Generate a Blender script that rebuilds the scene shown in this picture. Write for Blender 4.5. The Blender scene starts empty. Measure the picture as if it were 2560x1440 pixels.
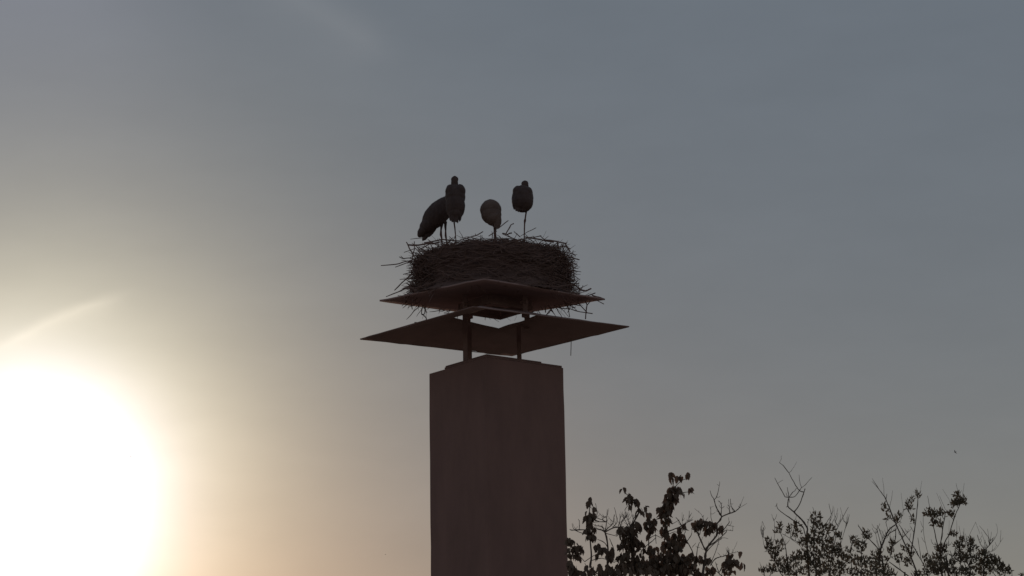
import bpy, bmesh, math, random
from mathutils import Vector, Matrix, Quaternion, noise

sc = bpy.context.scene
C = sc.collection
random.seed(11)
R_ = random.uniform
PI = math.pi

# ------------------------------------------------------------------ camera
F = 5500.0                      # focal length in photograph pixels (2560 wide)
PITCH, ROLL, EYE = 13.6, 1.0, 1.7
cam = bpy.data.objects.new('camera', bpy.data.cameras.new('camera'))
C.objects.link(cam)
cam.data.sensor_width = 36.0
cam.data.lens = 36.0 * F / 2560.0
cam.data.clip_end = 20000
ROT = Matrix.Rotation(math.radians(90 + PITCH), 4, 'X') @ Matrix.Rotation(math.radians(-ROLL), 4, 'Z')
cam.matrix_world = Matrix.Translation((0, 0, EYE)) @ ROT
sc.camera = cam
ROT3 = ROT.to_3x3()


def ray(px, py):
    return (ROT3 @ Vector(((px - 1280) / F, (720 - py) / F, -1.0))).normalized()


def at(px, py, Y):
    """the place at distance Y north of the viewpoint that is seen in direction px, py"""
    d = ray(px, py)
    return Vector((0, 0, EYE)) + d * (Y / d.y)


# ------------------------------------------------------------------ sky and sun
SUN = ray(66, 1250)
ELEV = math.asin(SUN.z)
AZIM = math.atan2(SUN.x, SUN.y)
EXPO = -3.6
GAIN = 2.0 ** -EXPO
world = bpy.data.worlds.new('World')
sc.world = world
world.use_nodes = True
nt = world.node_tree
for n in list(nt.nodes):
    nt.nodes.remove(n)
out = nt.nodes.new('ShaderNodeOutputWorld')
sky = nt.nodes.new('ShaderNodeTexSky')
sky.sky_type = 'NISHITA'
sky.sun_disc = False
sky.sun_elevation = ELEV
sky.sun_rotation = AZIM
sky.air_density = 1.0
sky.dust_density = 0.2
sky.ozone_density = 1.0
bg = nt.nodes.new('ShaderNodeBackground')
bg.inputs[1].default_value = 0.05
nt.links.new(sky.outputs[0], bg.inputs[0])
tc = nt.nodes.new('ShaderNodeTexCoord')


def mth(op, a, b=None, c=None):
    n = nt.nodes.new('ShaderNodeMath')
    n.operation = op
    for i, v in enumerate((a, b, c)):
        if v is None:
            continue
        if isinstance(v, (int, float)):
            n.inputs[i].default_value = v
        else:
            nt.links.new(v, n.inputs[i])
    return n.outputs[0]


def vdot(v):
    n = nt.nodes.new('ShaderNodeVectorMath')
    n.operation = 'DOT_PRODUCT'
    nt.links.new(tc.outputs['Generated'], n.inputs[0])
    n.inputs[1].default_value = v
    return n.outputs['Value']


def vscale(col, f):
    n = nt.nodes.new('ShaderNodeVectorMath')
    n.operation = 'SCALE'
    n.inputs[0].default_value = col
    if isinstance(f, (int, float)):
        n.inputs[3].default_value = f
    else:
        nt.links.new(f, n.inputs[3])
    return n.outputs[0]


def vadd(a, b):
    n = nt.nodes.new('ShaderNodeVectorMath')
    n.operation = 'ADD'
    nt.links.new(a, n.inputs[0])
    nt.links.new(b, n.inputs[1])
    return n.outputs[0]


theta = mth('MULTIPLY', mth('ARCCOSINE', mth('MINIMUM', vdot(SUN), 0.9999999)), 180 / PI)
up = mth('MAXIMUM', vdot((0, 0, 1)), 0.0)
elev = mth('MULTIPLY', mth('ARCSINE', up), 180 / PI)
# the hazy evening air: an even veil, the glow round the sun, a warm band along the horizon
veil = vscale((0.1235 * GAIN, 0.1475 * GAIN, 0.1790 * GAIN), 1.0)
for s, col in ((1.0, (0, 0, 7.94)), (1.5, (0, 0.8166, 0)), (2.5, (3.14, 2.76, 1.74))):
    f = mth('EXPONENT', mth('MULTIPLY', theta, -1.0 / s))
    veil = vadd(veil, vscale([c * GAIN for c in col], f))
veil = vadd(veil, vscale((0.178 * GAIN, 0.108 * GAIN, 0.0), mth('EXPONENT', mth('MULTIPLY', elev, -1 / 7.0))))
veil = vadd(veil, vscale((1.70 * GAIN, 0.40 * GAIN, 0.0), mth('EXPONENT', mth('ADD', mth('MULTIPLY', theta, -1 / 6.0), mth('MULTIPLY', elev, -1 / 5.0)))))


# thin cirrus: soft long streaks all over the dome
def streaks(scale_vec, scale, detail):
    mp = nt.nodes.new('ShaderNodeMapping')
    nt.links.new(tc.outputs['Generated'], mp.inputs[0])
    mp.inputs['Rotation'].default_value = (0.3, -0.55, 0.2)
    mp.inputs['Scale'].default_value = scale_vec
    nz = nt.nodes.new('ShaderNodeTexNoise')
    nz.inputs['Scale'].default_value = scale
    nz.inputs['Detail'].default_value = detail
    nz.inputs['Roughness'].default_value = 0.55
    nt.links.new(mp.outputs[0], nz.inputs[0])
    return nz.outputs['Fac']


cir = mth('ADD', mth('MULTIPLY', mth('SUBTRACT', streaks((2, 1, 7), 5.0, 5), 0.5), 0.16),
          mth('MULTIPLY', mth('SUBTRACT', streaks((1, 1, 1.5), 60.0, 3), 0.5), 0.035))
vm = nt.nodes.new('ShaderNodeVectorMath')
vm.operation = 'SCALE'
nt.links.new(veil, vm.inputs[0])
nt.links.new(mth('ADD', cir, 1.0), vm.inputs[3])
veil = vm.outputs[0]


def wisp(a, b, width, soft, col):
    """a cirrus wisp along the great circle from a to b that fades out at b"""
    n = a.cross(b).normalized()
    t = n.cross(a).normalized()
    if n.z < 0:
        n = -n
    length = math.acos(max(-1, min(1, a.dot(b))))
    d = mth('MULTIPLY', vdot(n), 180 / PI)
    along = mth('DIVIDE', mth('MULTIPLY', vdot(t), 1.0), math.sin(length))
    bend = mth('MULTIPLY', mth('MULTIPLY', mth('SUBTRACT', along, 0.55), mth('SUBTRACT', along, 0.55)), -0.30)
    d = mth('SUBTRACT', d, mth('ADD', bend, mth('MULTIPLY', mth('SUBTRACT', streaks((1, 1, 2), 40, 2), 0.5), 0.25)))
    hi = mth('EXPONENT', mth('MULTIPLY', mth('POWER', mth('DIVIDE', mth('MAXIMUM', d, 0.0), width), 2), -1))
    lo = mth('EXPONENT', mth('MULTIPLY', mth('DIVIDE', mth('MAXIMUM', mth('MULTIPLY', d, -1.0), 0.0), soft), -1))
    fade = mth('EXPONENT', mth('MULTIPLY', mth('POWER', mth('MAXIMUM', mth('DIVIDE', mth('SUBTRACT', along, 0.72), 0.3), 0.0), 2), -1))
    back = mth('EXPONENT', mth('MULTIPLY', mth('POWER', mth('MAXIMUM', mth('DIVIDE', mth('SUBTRACT', 0.2, along), 0.45), 0.0), 2), -1))
    return vscale([c * GAIN for c in col], mth('MULTIPLY', mth('MULTIPLY', hi, lo), mth('MULTIPLY', fade, back)))


veil = vadd(veil, wisp(ray(30, 846), ray(285, 740), 0.17, 0.30, (0.14, 0.122, 0.098)))
veil = vadd(veil, wisp(ray(690, -30), ray(960, 130), 0.55, 0.7, (0.028, 0.026, 0.024)))
veil = vadd(veil, wisp(ray(-700, 60), ray(420, -140), 4.0, 5.0, (0.056, 0.050, 0.062)))
bg2 = nt.nodes.new('ShaderNodeBackground')
nt.links.new(veil, bg2.inputs[0])
addsh = nt.nodes.new('ShaderNodeAddShader')
nt.links.new(bg.outputs[0], addsh.inputs[0])
nt.links.new(bg2.outputs[0], addsh.inputs[1])
nt.links.new(addsh.outputs[0], out.inputs[0])

sun = bpy.data.objects.new('sun', bpy.data.lights.new('sun', 'SUN'))
C.objects.link(sun)
sun.data.energy = 5.0
sun.data.angle = math.radians(0.5)
sun.data.color = (1.0, 0.74, 0.52)
sun.location = (-10, 10, 30)
sun.rotation_euler = (-SUN).to_track_quat('-Z', 'Y').to_euler()

sc.view_settings.view_transform = 'Standard'
sc.view_settings.look = 'None'
sc.view_settings.exposure = EXPO
sc.view_settings.gamma = 1.0
sc.view_settings.use_curve_mapping = False


# ------------------------------------------------------------------ materials
def material(name, col, col2=None, scale=6.0, rough=0.8, bump=0.3, stretch=(1, 1, 1), spec=0.3):
    m = bpy.data.materials.new(name)
    m.use_nodes = True
    t = m.node_tree
    b = t.nodes['Principled BSDF']
    b.inputs['Roughness'].default_value = rough
    b.inputs['Specular IOR Level'].default_value = spec
    co = t.nodes.new('ShaderNodeTexCoord')
    mp = t.nodes.new('ShaderNodeMapping')
    mp.inputs['Scale'].default_value = stretch
    t.links.new(co.outputs['Object'], mp.inputs[0])
    nz = t.nodes.new('ShaderNodeTexNoise')
    nz.inputs['Scale'].default_value = scale
    nz.inputs['Detail'].default_value = 6
    nz.inputs['Roughness'].default_value = 0.6
    t.links.new(mp.outputs[0], nz.inputs[0])
    rp = t.nodes.new('ShaderNodeValToRGB')
    c2 = col2 or [c * 0.6 for c in col]
    rp.color_ramp.elements[0].position = 0.3
    rp.color_ramp.elements[1].position = 0.7
    rp.color_ramp.elements[0].color = (*c2, 1)
    rp.color_ramp.elements[1].color = (*col, 1)
    t.links.new(nz.outputs['Fac'], rp.inputs[0])
    t.links.new(rp.outputs[0], b.inputs['Base Color'])
    if bump:
        bp = t.nodes.new('ShaderNodeBump')
        bp.inputs['Strength'].default_value = bump
        bp.inputs['Distance'].default_value = 0.01
        t.links.new(nz.outputs['Fac'], bp.inputs['Height'])
        t.links.new(bp.outputs[0], b.inputs['Normal'])
    return m


M_PLASTER = material('brown_render', (0.285, 0.172, 0.150), (0.22, 0.134, 0.118), 2.6, 0.9, 0.4, (1, 1, 0.35))
M_CONCRETE = material('concrete', (0.26, 0.157, 0.137), (0.20, 0.122, 0.107), 9, 0.9, 0.5)
M_COPPER = material('weathered_sheet', (0.33, 0.225, 0.207), (0.27, 0.187, 0.17), 4, 0.9, 0.15, (1, 1, 1), 0.1)
M_SHEET = material('rusty_sheet', (0.42, 0.285, 0.265), (0.34, 0.23, 0.215), 4, 0.9, 0.2, (1, 1, 1), 0.1)
M_STEEL = material('rusty_steel', (0.33, 0.222, 0.204), (0.27, 0.18, 0.166), 12, 0.9, 0.2, (1, 1, 1), 0.1)
M_NEST = material('shaded_litter', (0.19, 0.122, 0.108), (0.15, 0.096, 0.086), 14, 0.95, 0.9)  # core toned darker than the twigs: shade in the gaps put into colour
M_TWIG = material('dry_twig', (0.245, 0.16, 0.14), (0.19, 0.125, 0.11), 9, 0.9, 0.2)
M_TWINE = material('twine', (0.20, 0.15, 0.10), None, 30, 0.9, 0.1)
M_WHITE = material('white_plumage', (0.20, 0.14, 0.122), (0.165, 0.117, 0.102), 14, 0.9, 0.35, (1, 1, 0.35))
M_BLACK = material('black_plumage', (0.105, 0.068, 0.062), (0.07, 0.046, 0.043), 18, 0.7, 0.35, (1, 1, 0.25))
M_GREY = material('silhouette_plumage', (0.12, 0.08, 0.072), (0.085, 0.058, 0.052), 14, 0.9, 0.35, (1, 1, 0.35))  # white plumage darkened: backlit silhouette shade put into the colour
M_LEG = material('red_leg', (0.17, 0.075, 0.055), None, 20, 0.6, 0.1)
M_BEAK = material('red_beak', (0.40, 0.08, 0.03), None, 12, 0.45, 0.05)
M_EYE = material('dark_eye', (0.02, 0.018, 0.016), None, 12, 0.2, 0.0)
M_BARK = material('bark', (0.15, 0.115, 0.095), (0.09, 0.07, 0.058), 16, 0.95, 0.6, (1, 1, 0.3))
M_LEAF_BIG = material('broad_leaf', (0.115, 0.082, 0.058), (0.085, 0.062, 0.045), 5, 0.7, 0.15)
M_LEAF_SMALL = material('small_leaf', (0.095, 0.085, 0.058), (0.07, 0.064, 0.045), 5, 0.7, 0.15)
def let_light_through(m, col):
    """thin blades pass some light"""
    t = m.node_tree
    b = t.nodes['Principled BSDF']
    o = t.nodes['Material Output']
    tr = t.nodes.new('ShaderNodeBsdfTranslucent')
    tr.inputs[0].default_value = (*col, 1)
    ad = t.nodes.new('ShaderNodeAddShader')
    t.links.new(b.outputs[0], ad.inputs[0])
    t.links.new(tr.outputs[0], ad.inputs[1])
    t.links.new(ad.outputs[0], o.inputs[0])


let_light_through(M_LEAF_BIG, (0.07, 0.042, 0.032))
let_light_through(M_LEAF_SMALL, (0.075, 0.055, 0.038))
M_GROUND = material('bounce_ground', (0.38, 0.285, 0.215), (0.29, 0.215, 0.16), 0.6, 1.0, 0.4)  # unseen ground, tone raised to bounce light onto the undersides
M_BIRD = material('dark_bird', (0.04, 0.035, 0.03), None, 20, 0.8, 0.0)

# ------------------------------------------------------------------ object helpers
ORIGIN = {}                     # where each root stands, so that parts may be written in place


def tag(o, label=None, cat=None, group=None, kind=None):
    for k, v in (('label', label), ('category', cat), ('group', group), ('kind', kind)):
        if v:
            o[k] = v
    return o


def thing(name, loc, label, cat, group=None):
    o = bpy.data.objects.new(name, None)
    C.objects.link(o)
    o.location = loc
    o.empty_display_size = 0.2
    ORIGIN[o.name] = Vector(loc)
    return tag(o, label, cat, group)


class MB:
    """collects verts and faces of ONE mesh"""

    def __init__(self):
        self.v, self.f = [], []

    def add(self, vs, fs):
        n = len(self.v)
        self.v += [Vector(p) for p in vs]
        self.f += [[i + n for i in q] for q in fs]

    def box(self, c, sx, sy, sz, rz=0.0):
        q = Matrix.Rotation(rz, 3, 'Z')
        vs = [Vector(c) + q @ Vector((x * sx / 2, y * sy / 2, z * sz / 2)) for x in (-1, 1) for y in (-1, 1) for z in (-1, 1)]
        self.add(vs, [(0, 1, 3, 2), (4, 6, 7, 5), (0, 4, 5, 1), (2, 3, 7, 6), (0, 2, 6, 4), (1, 5, 7, 3)])

    def tube(self, pts, radii, sides=5):
        pts = [Vector(p) for p in pts]
        ref = Vector((0.31, 0.86, 0.4)).normalized()
        rings = []
        for i, p in enumerate(pts):
            d = (pts[min(i + 1, len(pts) - 1)] - pts[max(i - 1, 0)]).normalized()
            a = d.cross(ref)
            if a.length < 1e-4:
                a = d.orthogonal()
            a.normalize()
            b = d.cross(a)
            rings.append([p + (a * math.cos(2 * PI * k / sides) + b * math.sin(2 * PI * k / sides)) * radii[i] for k in range(sides)])
        vs = [v for r in rings for v in r]
        fs = []
        for i in range(len(pts) - 1):
            for k in range(sides):
                k2 = (k + 1) % sides
                fs.append((i * sides + k, i * sides + k2, (i + 1) * sides + k2, (i + 1) * sides + k))
        fs.append(tuple(range(sides - 1, -1, -1)))
        fs.append(tuple((len(pts) - 1) * sides + k for k in range(sides)))
        self.add(vs, fs)

    def build(self, name, mat, parent=None, smooth=False):
        me = bpy.data.meshes.new(name)
        off = ORIGIN.get(parent.name, Vector()) if parent else Vector()
        me.from_pydata([v - off for v in self.v], [], self.f)
        me.validate()
        me.materials.append(mat)
        if smooth:
            me.polygons.foreach_set('use_smooth', [True] * len(me.polygons))
        o = bpy.data.objects.new(name, me)
        C.objects.link(o)
        if parent:
            o.parent = parent
        return o


def place(name, mesh, parent, mat4):
    """an object that shares a mesh, set in world space below a root"""
    o = bpy.data.objects.new(name, mesh)
    C.objects.link(o)
    o.parent = parent
    o.matrix_basis = Matrix.Translation(-ORIGIN[parent.name]) @ mat4
    return o


def bevel(o, w, seg=2):
    b = o.modifiers.new('bevel', 'BEVEL')
    b.width = w
    b.segments = seg
    b.limit_method = 'ANGLE'
    return o


# ------------------------------------------------------------------ ground
g = MB()
N = 48
rr = [0, 8, 20, 40, 80, 160, 400, 1000, 2500, 6000]
vs = [(0, 0, 0)]
for r in rr[1:]:
    for k in range(N):
        a = 2 * PI * k / N
        h = 0.12 * noise.noise(Vector((r * math.cos(a) * 0.05, r * math.sin(a) * 0.05, 0))) if r < 300 else 0
        vs.append((r * math.cos(a), r * math.sin(a) + 20, h))
vs[0] = (0, 20, 0)
fs = [(0, 1 + k, 1 + (k + 1) % N) for k in range(N)]
for i in range(len(rr) - 2):
    for k in range(N):
        a, b = 1 + i * N + k, 1 + i * N + (k + 1) % N
        fs.append((a, a + N, b + N, b))
g.add(vs, fs)
tag(g.build('ground', M_GROUND, None, True), 'unseen ground below the chimney and trees, paled for bounce light', None, None, 'structure')

# ------------------------------------------------------------------ chimney
Y0 = 28.9                       # distance of the chimney axis
PXM = 185.6
phi = math.radians(7.5)
top = at(1240, 927, Y0)       # centre of the chimney's top
axis = Vector((top.x, Y0, 0))
chim = thing('chimney', axis, 'tall brown square chimney carrying metal hoods and the big stork nest', 'chimney')
half = 169 / PXM                # half diagonal of the shaft


def corner(c, a, ang, z):
    return Vector((c.x + a * math.cos(ang), c.y + a * math.sin(ang), z))


# corners seen from above: R right, Fr far, L left, Nr near
ANG = [-phi, PI / 2 - phi, PI - phi, 3 * PI / 2 - phi]
m = MB()
NZ, NS = 26, 6
H = top.z
for iz in range(NZ + 1):
    z = H * iz / NZ
    for s in range(4):
        p, q = corner(axis, half, ANG[s], z), corner(axis, half, ANG[(s + 1) % 4], z)
        for k in range(NS):
            v = p.lerp(q, k / NS)
            n = noise.noise(v * 1.7) * 0.005 + noise.noise(v * 5.3) * 0.0025
            d = (v - Vector((axis.x, axis.y, z))).normalized()
            m.v.append(v + d * n)
W = NS * 4
for iz in range(NZ):
    for k in range(W):
        m.f.append([iz * W + k, iz * W + (k + 1) % W, (iz + 1) * W + (k + 1) % W, (iz + 1) * W + k])
m.f.append([NZ * W + k for k in range(W)])
bevel(m.build('shaft', M_PLASTER, chim), 0.008)

# the cover slab in two uneven layers, flush with the near faces
Rc, Fc, Lc, Nc = [corner(axis, half, a, H) for a in ANG]
eu, ev = (Lc - Nc), (Rc - Nc)


def slab(u0, u1, v0, v1, z0, z1):
    vs = [Nc + eu * u + ev * v + Vector((0, 0, z)) for z in (z0, z1) for (u, v) in ((u0, v0), (u1, v0), (u1, v1), (u0, v1))]
    q = MB()
    q.add(vs, [(3, 2, 1, 0), (4, 5, 6, 7), (0, 1, 5, 4), (1, 2, 6, 5), (2, 3, 7, 6), (3, 0, 4, 7)])
    return q


bevel(slab(0.006, 0.73, 0.006, 0.985, 0.0, 0.028).build('cover_slab', M_CONCRETE, chim), 0.006)
bevel(slab(0.010, 0.72, 0.010, 0.72, 0.028, 0.046).build('mortar_bed', M_CONCRETE, chim), 0.006)


def patch(cs, inner=None, n=14, lump=0.0, bow=0.0):
    """sheet between four corners; with an inner square it becomes an open hood skirt"""
    q = MB()
    if inner is None:
        for i in range(n + 1):
            for j in range(n + 1):
                u, v = i / n, j / n
                p = cs[3].lerp(cs[0], u).lerp(cs[2].lerp(cs[1], u), v)
                q.v.append(p + Vector((0, 0, lump * noise.noise(p * 3.1))))
        for i in range(n):
            for j in range(n):
                a = i * (n + 1) + j
                q.f.append([a, a + n + 1, a + n + 2, a + 1])
        return q
    k_, r_ = n, 6
    ring = 4 * k_
    for r in range(r_ + 1):
        t = r / r_
        for s in range(4):
            for k in range(k_):
                e = k / k_
                o = cs[s].lerp(cs[(s + 1) % 4], e) + Vector((0, 0, bow * 4 * e * (1 - e)))
                i = inner[s].lerp(inner[(s + 1) % 4], e)
                p = o.lerp(i, t)
                q.v.append(p + Vector((0, 0, lump * noise.noise(p * 2.7))))
    for r in range(r_):
        for k in range(ring):
            q.f.append([r * ring + k, r * ring + (k + 1) % ring, (r + 1) * ring + (k + 1) % ring, (r + 1) * ring + k])
    return q


def solid(o, t):
    s = o.modifiers.new('solidify', 'SOLIDIFY')
    s.thickness = t
    s.offset = 0
    return o


def square(c, a, ph, dz=(0, 0, 0, 0)):
    return [corner(c, a, x - ph, c.z + dz[i]) for i, x in enumerate((0, PI / 2, PI, 1.5 * PI))]


# lower hood: an open four-sided skirt that slopes up to a square hole
hc = at(1234, 832, Y0)
ic = at(1240, 791, Y0)
hood_o = square(hc, 339 / PXM, phi, (0, 0.06, 0, -0.06))
hood_i = square(ic, 108 / PXM, phi * 0.4, (0, -0.04, 0, 0))
solid(patch(hood_o, hood_i, 12, 0.022, 0.0).build('lower_hood', M_COPPER, chim, True), 0.012)
rim = MB()
for s in range(4):
    a, b = hood_o[s], hood_o[(s + 1) % 4]
    rim.tube([a.lerp(b, t / 8) + Vector((0, 0, 0.006 * noise.noise(a.lerp(b, t / 8) * 2.2))) for t in range(9)], [0.0065] * 9, 6)
rim.build('hood_rim', M_COPPER, chim, True)

# lower posts, from the slab up into the hood
pc = at(1236, 880, Y0)
for dx, dy in ((-71, -0.33), (-63, 0.33), (62, 0.33)):
    p = Vector((pc.x + dx / PXM, Y0 + dy, 0))
    z0, z1 = H + 0.02, ic.z - 0.02
    q = MB()
    q.box((p.x, p.y, (z0 + z1) / 2), 0.060, 0.060, z1 - z0, math.radians(-3.5))
    q.box((p.x, p.y, H + 0.052), 0.10, 0.10, 0.012, math.radians(-3.5))
    bevel(q.build('hood_post', M_STEEL, chim), 0.004)

# frame that carries the platform and the upper posts
fcn = at(1238, 775, Y0)
fr = square(fcn, 92 / PXM, phi)
for s in range(4):
    a, b = fr[s], fr[(s + 1) % 4]
    d = (b - a)
    ang = math.atan2(d.y, d.x)
    mid = (a + b) / 2
    ln = d.length + (0.03 if s % 2 else -0.034)
    q = MB()
    q.box(mid, ln, 0.034, 0.046, ang)
    q.box(mid + Vector((0, 0, 0.0255 + 0.04)), ln * 0.98, 0.012, 0.085, ang)
    bevel(q.build('frame_bar', M_STEEL, chim), 0.003)
uc = at(1241, 790, Y0)
for a in (45, 135, 225, 315):
    x = math.radians(a - 1.5)
    p = Vector((uc.x + 0.565 * math.cos(x), Y0 + 0.565 * math.sin(x), 0))
    z0, z1 = ic.z - 0.10, at(1229, 742, Y0).z - 0.0
    q = MB()
    q.box((p.x, p.y, (z0 + z1) / 2), 0.062, 0.062, z1 - z0, math.radians(-2))
    q.box((p.x * 0.97 + uc.x * 0.03, p.y, fcn.z), 0.11, 0.05, 0.05, math.radians(a - 1.5))
    bevel(q.build('platform_post', M_STEEL, chim), 0.004)

# the platform: a warped square sheet with sharp corners
plc = at(1229, 750, Y0)
pl = square(plc, 282 / PXM, math.radians(3), (-0.033, 0.113, 0.033, -0.08))
solid(patch(pl, None, 12, 0.010).build('nest_platform', M_SHEET, chim, True), 0.022)

# ------------------------------------------------------------------ nest
nest_c = at(1231, 746, Y0)
rim_near = at(1240, 596, Y0 - 0.93)
NB, NT = nest_c.z + 0.02, rim_near.z
NHGT = NT - NB
nest = thing('stork_nest', (nest_c.x, Y0, NB), 'huge drum-shaped stork nest of dry twigs on the top chimney platform', 'nest')
NX = nest_c.x
PROF = [(0.0, 1.16), (0.10, 1.05), (0.25, 0.985), (0.45, 0.985), (0.65, 1.0), (0.82, 0.985), (0.93, 0.93), (1.0, 0.82), (1.0, 0.5), (0.95, 0.0)]


def prof(t):
    for (a, ra), (b, rb) in zip(PROF[:8], PROF[1:8]):
        if t <= b:
            return ra + (rb - ra) * (t - a) / max(b - a, 1e-6)
    return PROF[7][1]




def plat_z(x, y):
    """height of the warped platform below a place"""
    n, rr_, ll = pl[3], pl[0], pl[2]
    d = Vector((x - n.x, y - n.y))
    a, b = Vector((rr_.x - n.x, rr_.y - n.y)), Vector((ll.x - n.x, ll.y - n.y))
    u, v = min(1, max(0, d.dot(a) / a.dot(a))), min(1, max(0, d.dot(b) / b.dot(b)))
    return n.z * (1 - u) * (1 - v) + rr_.z * u * (1 - v) + pl[1].z * u * v + ll.z * (1 - u) * v


def sink(p):
    """lets the lower part of the nest follow the platform"""
    t = (p.z - NB) / NHGT
    if t < 0.45:
        p.z += (plat_z(p.x, p.y) + 0.012 - NB) * (1 - max(t, 0.0) / 0.45)
    return p


m = MB()
NA = 72
for i, (t, r) in enumerate(PROF):
    for k in range(NA):
        a = 2 * PI * k / NA
        d = Vector((math.cos(a), math.sin(a), 0))
        w = noise.noise(Vector((d.x * 2.2, d.y * 2.2, t * 3))) * 0.06 + noise.noise(Vector((d.x * 9, d.y * 9, t * 9))) * 0.025
        r2 = max(0.0, r - 0.04 + (w if r > 0.1 else 0))
        zz = NB + NHGT * t + 0.03 * noise.noise(Vector((d.x * 4, d.y * 4, 7))) * (t > 0.5) - (0.02 if i >= 8 else 0)
        m.v.append(sink(Vector((NX, Y0, zz)) + d * r2))
for i in range(len(PROF) - 1):
    for k in range(NA):
        m.f.append([i * NA + k, i * NA + (k + 1) % NA, (i + 1) * NA + (k + 1) % NA, (i + 1) * NA + k])
m.build('nest_core', M_NEST, nest)

# traced sticks that stand out against the sky (px, py), thickness in px
STICKS = [
    ([(952, 664), (990, 661), (1008, 656), (1034, 648)], 2.6), ([(988, 668), (1020, 656), (1040, 645)], 2.4),
    ([(986, 726), (1005, 708), (1034, 678)], 3.0), ([(996, 716), (1012, 700), (1034, 684)], 2.0),
    ([(1008, 686), (1042, 676)], 2.6), ([(1010, 631), (1040, 620)], 2.2), ([(1016, 605), (1024, 622), (1036, 640)], 3.0),
    ([(1019, 612), (1046, 613), (1080, 606)], 4.6), ([(1036, 604), (1037, 622), (1030, 645)], 3.0),
    ([(998, 642), (1008, 646), (1030, 645)], 2.2), ([(1002, 640), (1010, 648)], 1.6), ([(1026, 598), (1060, 595)], 1.6),
    ([(1060, 607), (1105, 599), (1150, 602)], 3.6), ([(1046, 625), (1075, 610), (1100, 605)], 3.0),
    ([(1070, 599), (1090, 612)], 2.4), ([(1080, 611), (1104, 604), (1120, 607)], 2.6),
    ([(1150, 600), (1190, 589), (1207, 579)], 2.8), ([(1188, 584), (1190, 591)], 1.8), ([(1123, 591), (1133, 601)], 2.0),
    ([(1133, 601), (1138, 591)], 1.8), ([(1222, 590), (1242, 578)], 2.8), ([(1234, 578), (1252, 566), (1270, 552)], 2.4),
    ([(1264, 587), (1271, 573), (1276.7, 562.4), (1284, 559)], 3.0), ([(1256, 583), (1268, 586), (1280, 582)], 3.4),
    ([(1285, 579), (1300, 592)], 2.6), ([(1302, 590), (1320, 579), (1340, 570)], 1.8), ([(1324, 597), (1353, 589)], 2.4),
    ([(1350, 589), (1364, 601)], 2.8), ([(1310, 592), (1350, 599), (1385, 606)], 3.6), ([(1360, 600), (1390, 603), (1416, 609)], 3.4),
    ([(1393, 602), (1395, 620)], 2.4), ([(1412, 608), (1418, 618), (1425, 630)], 3.2), ([(1404, 610), (1408, 622)], 2.6),
    ([(1392, 617), (1410, 616), (1424, 622)], 2.6), ([(1415, 630), (1432, 634), (1438, 640)], 2.6), ([(1420, 640), (1448, 650)], 3.2),
    ([(1418, 655), (1436, 658), (1444, 664)], 2.8), ([(1422, 662), (1436, 652)], 2.2), ([(1431, 660), (1434, 680), (1436, 702)], 2.6),
    ([(1418, 670), (1427, 688), (1426, 702)], 2.8), ([(1420, 699), (1438, 699)], 3.6), ([(1428, 709), (1448, 709)], 2.6),
    ([(1414, 705), (1434, 711), (1452, 724)], 3.6), ([(1437, 665), (1450, 668)], 1.2), ([(1430, 690), (1444, 678)], 1.2),
    ([(1448, 724), (1464, 728), (1477, 721)], 4.2), ([(1465, 740), (1488, 733)], 2.8), ([(1480, 738), (1498, 744), (1512, 749)], 4.0),
    ([(1494, 752), (1510, 760)], 2.2), ([(1453, 724), (1457, 714)], 1.6), ([(965, 742), (1000, 728), (1022, 718)], 2.6),
    ([(988, 733), (1010, 722), (1036, 708)], 2.6), ([(1016, 708), (1030, 716)], 3.0), ([(1020, 700), (1040, 690)], 2.2),
    # hanging below the platform edge
    ([(1027, 758), (1031, 773)], 2.6), ([(1363, 764), (1364.4, 781)], 3.0), ([(1370, 762), (1382, 779)], 2.2),
    ([(1386, 764), (1404, 771.5), (1426, 773), (1450, 779), (1482, 784)], 2.4), ([(1420, 757), (1424, 792)], 2.0),
    ([(1442, 754), (1467.7, 781)], 2.4), ([(1462, 752), (1467.5, 763), (1466, 778), (1464, 798)], 3.2), ([(1476, 752), (1467.5, 763)], 2.4),
    ([(1410, 763), (1430, 761), (1453, 765)], 2.2), ([(1352, 767), (1357, 774)], 2.2), ([(1430, 771), (1440, 767)], 2.0),
]
for pts, w in STICKS:
    yb = Y0 + (R_(-0.25, 0.25) if pts[0][1] > 612 else R_(-0.95, -0.6))
    yd = R_(-0.25, 0.25)
    P = []
    for i, (x, y) in enumerate(pts):
        t = i / (len(pts) - 1)
        P.append(at(x, y, yb + yd * t))
    Q, Rr = [P[0]], [w / PXM / 2 * 0.8]
    for a, b in zip(P, P[1:]):
        for t in (0.5, 1.0):
            Q.append(a.lerp(b, t) + Vector((R_(-1, 1), R_(-1, 1), R_(-1, 1))) * 0.004)
            Rr.append(w / PXM / 2 * R_(0.85, 1.15))
    q = MB()
    q.tube(Q, Rr, 5)
    q.build('twig', M_TWIG, nest)

# loose twigs: unit meshes along X, shared by many
UNIT = []
for k in range(7):
    q = MB()
    n = 5
    pts = [Vector((i / (n - 1), R_(-0.05, 0.05) * (0 < i < n - 1), R_(-0.05, 0.05) * (0 < i < n - 1))) for i in range(n)]
    q.tube(pts, [1.0 * R_(0.8, 1.1), 0.95, 0.85, 0.75, 0.4], 5)
    # tube radius is scaled separately, so keep a copy of centre line and ring offsets
    UNIT.append((pts, q))


def twig_mesh(k, length, rad):
    pts, _ = UNIT[k]
    q = MB()
    q.tube([p * length for p in pts], [rad * f for f in (1, 0.95, 0.88, 0.75, 0.45)], 5)
    if k % 3 == 0:
        q.tube([pts[2] * length, pts[2] * length + Vector((0.16, 0.10, 0.07)) * length], [rad * 0.6, rad * 0.3], 4)
    return q


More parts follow.
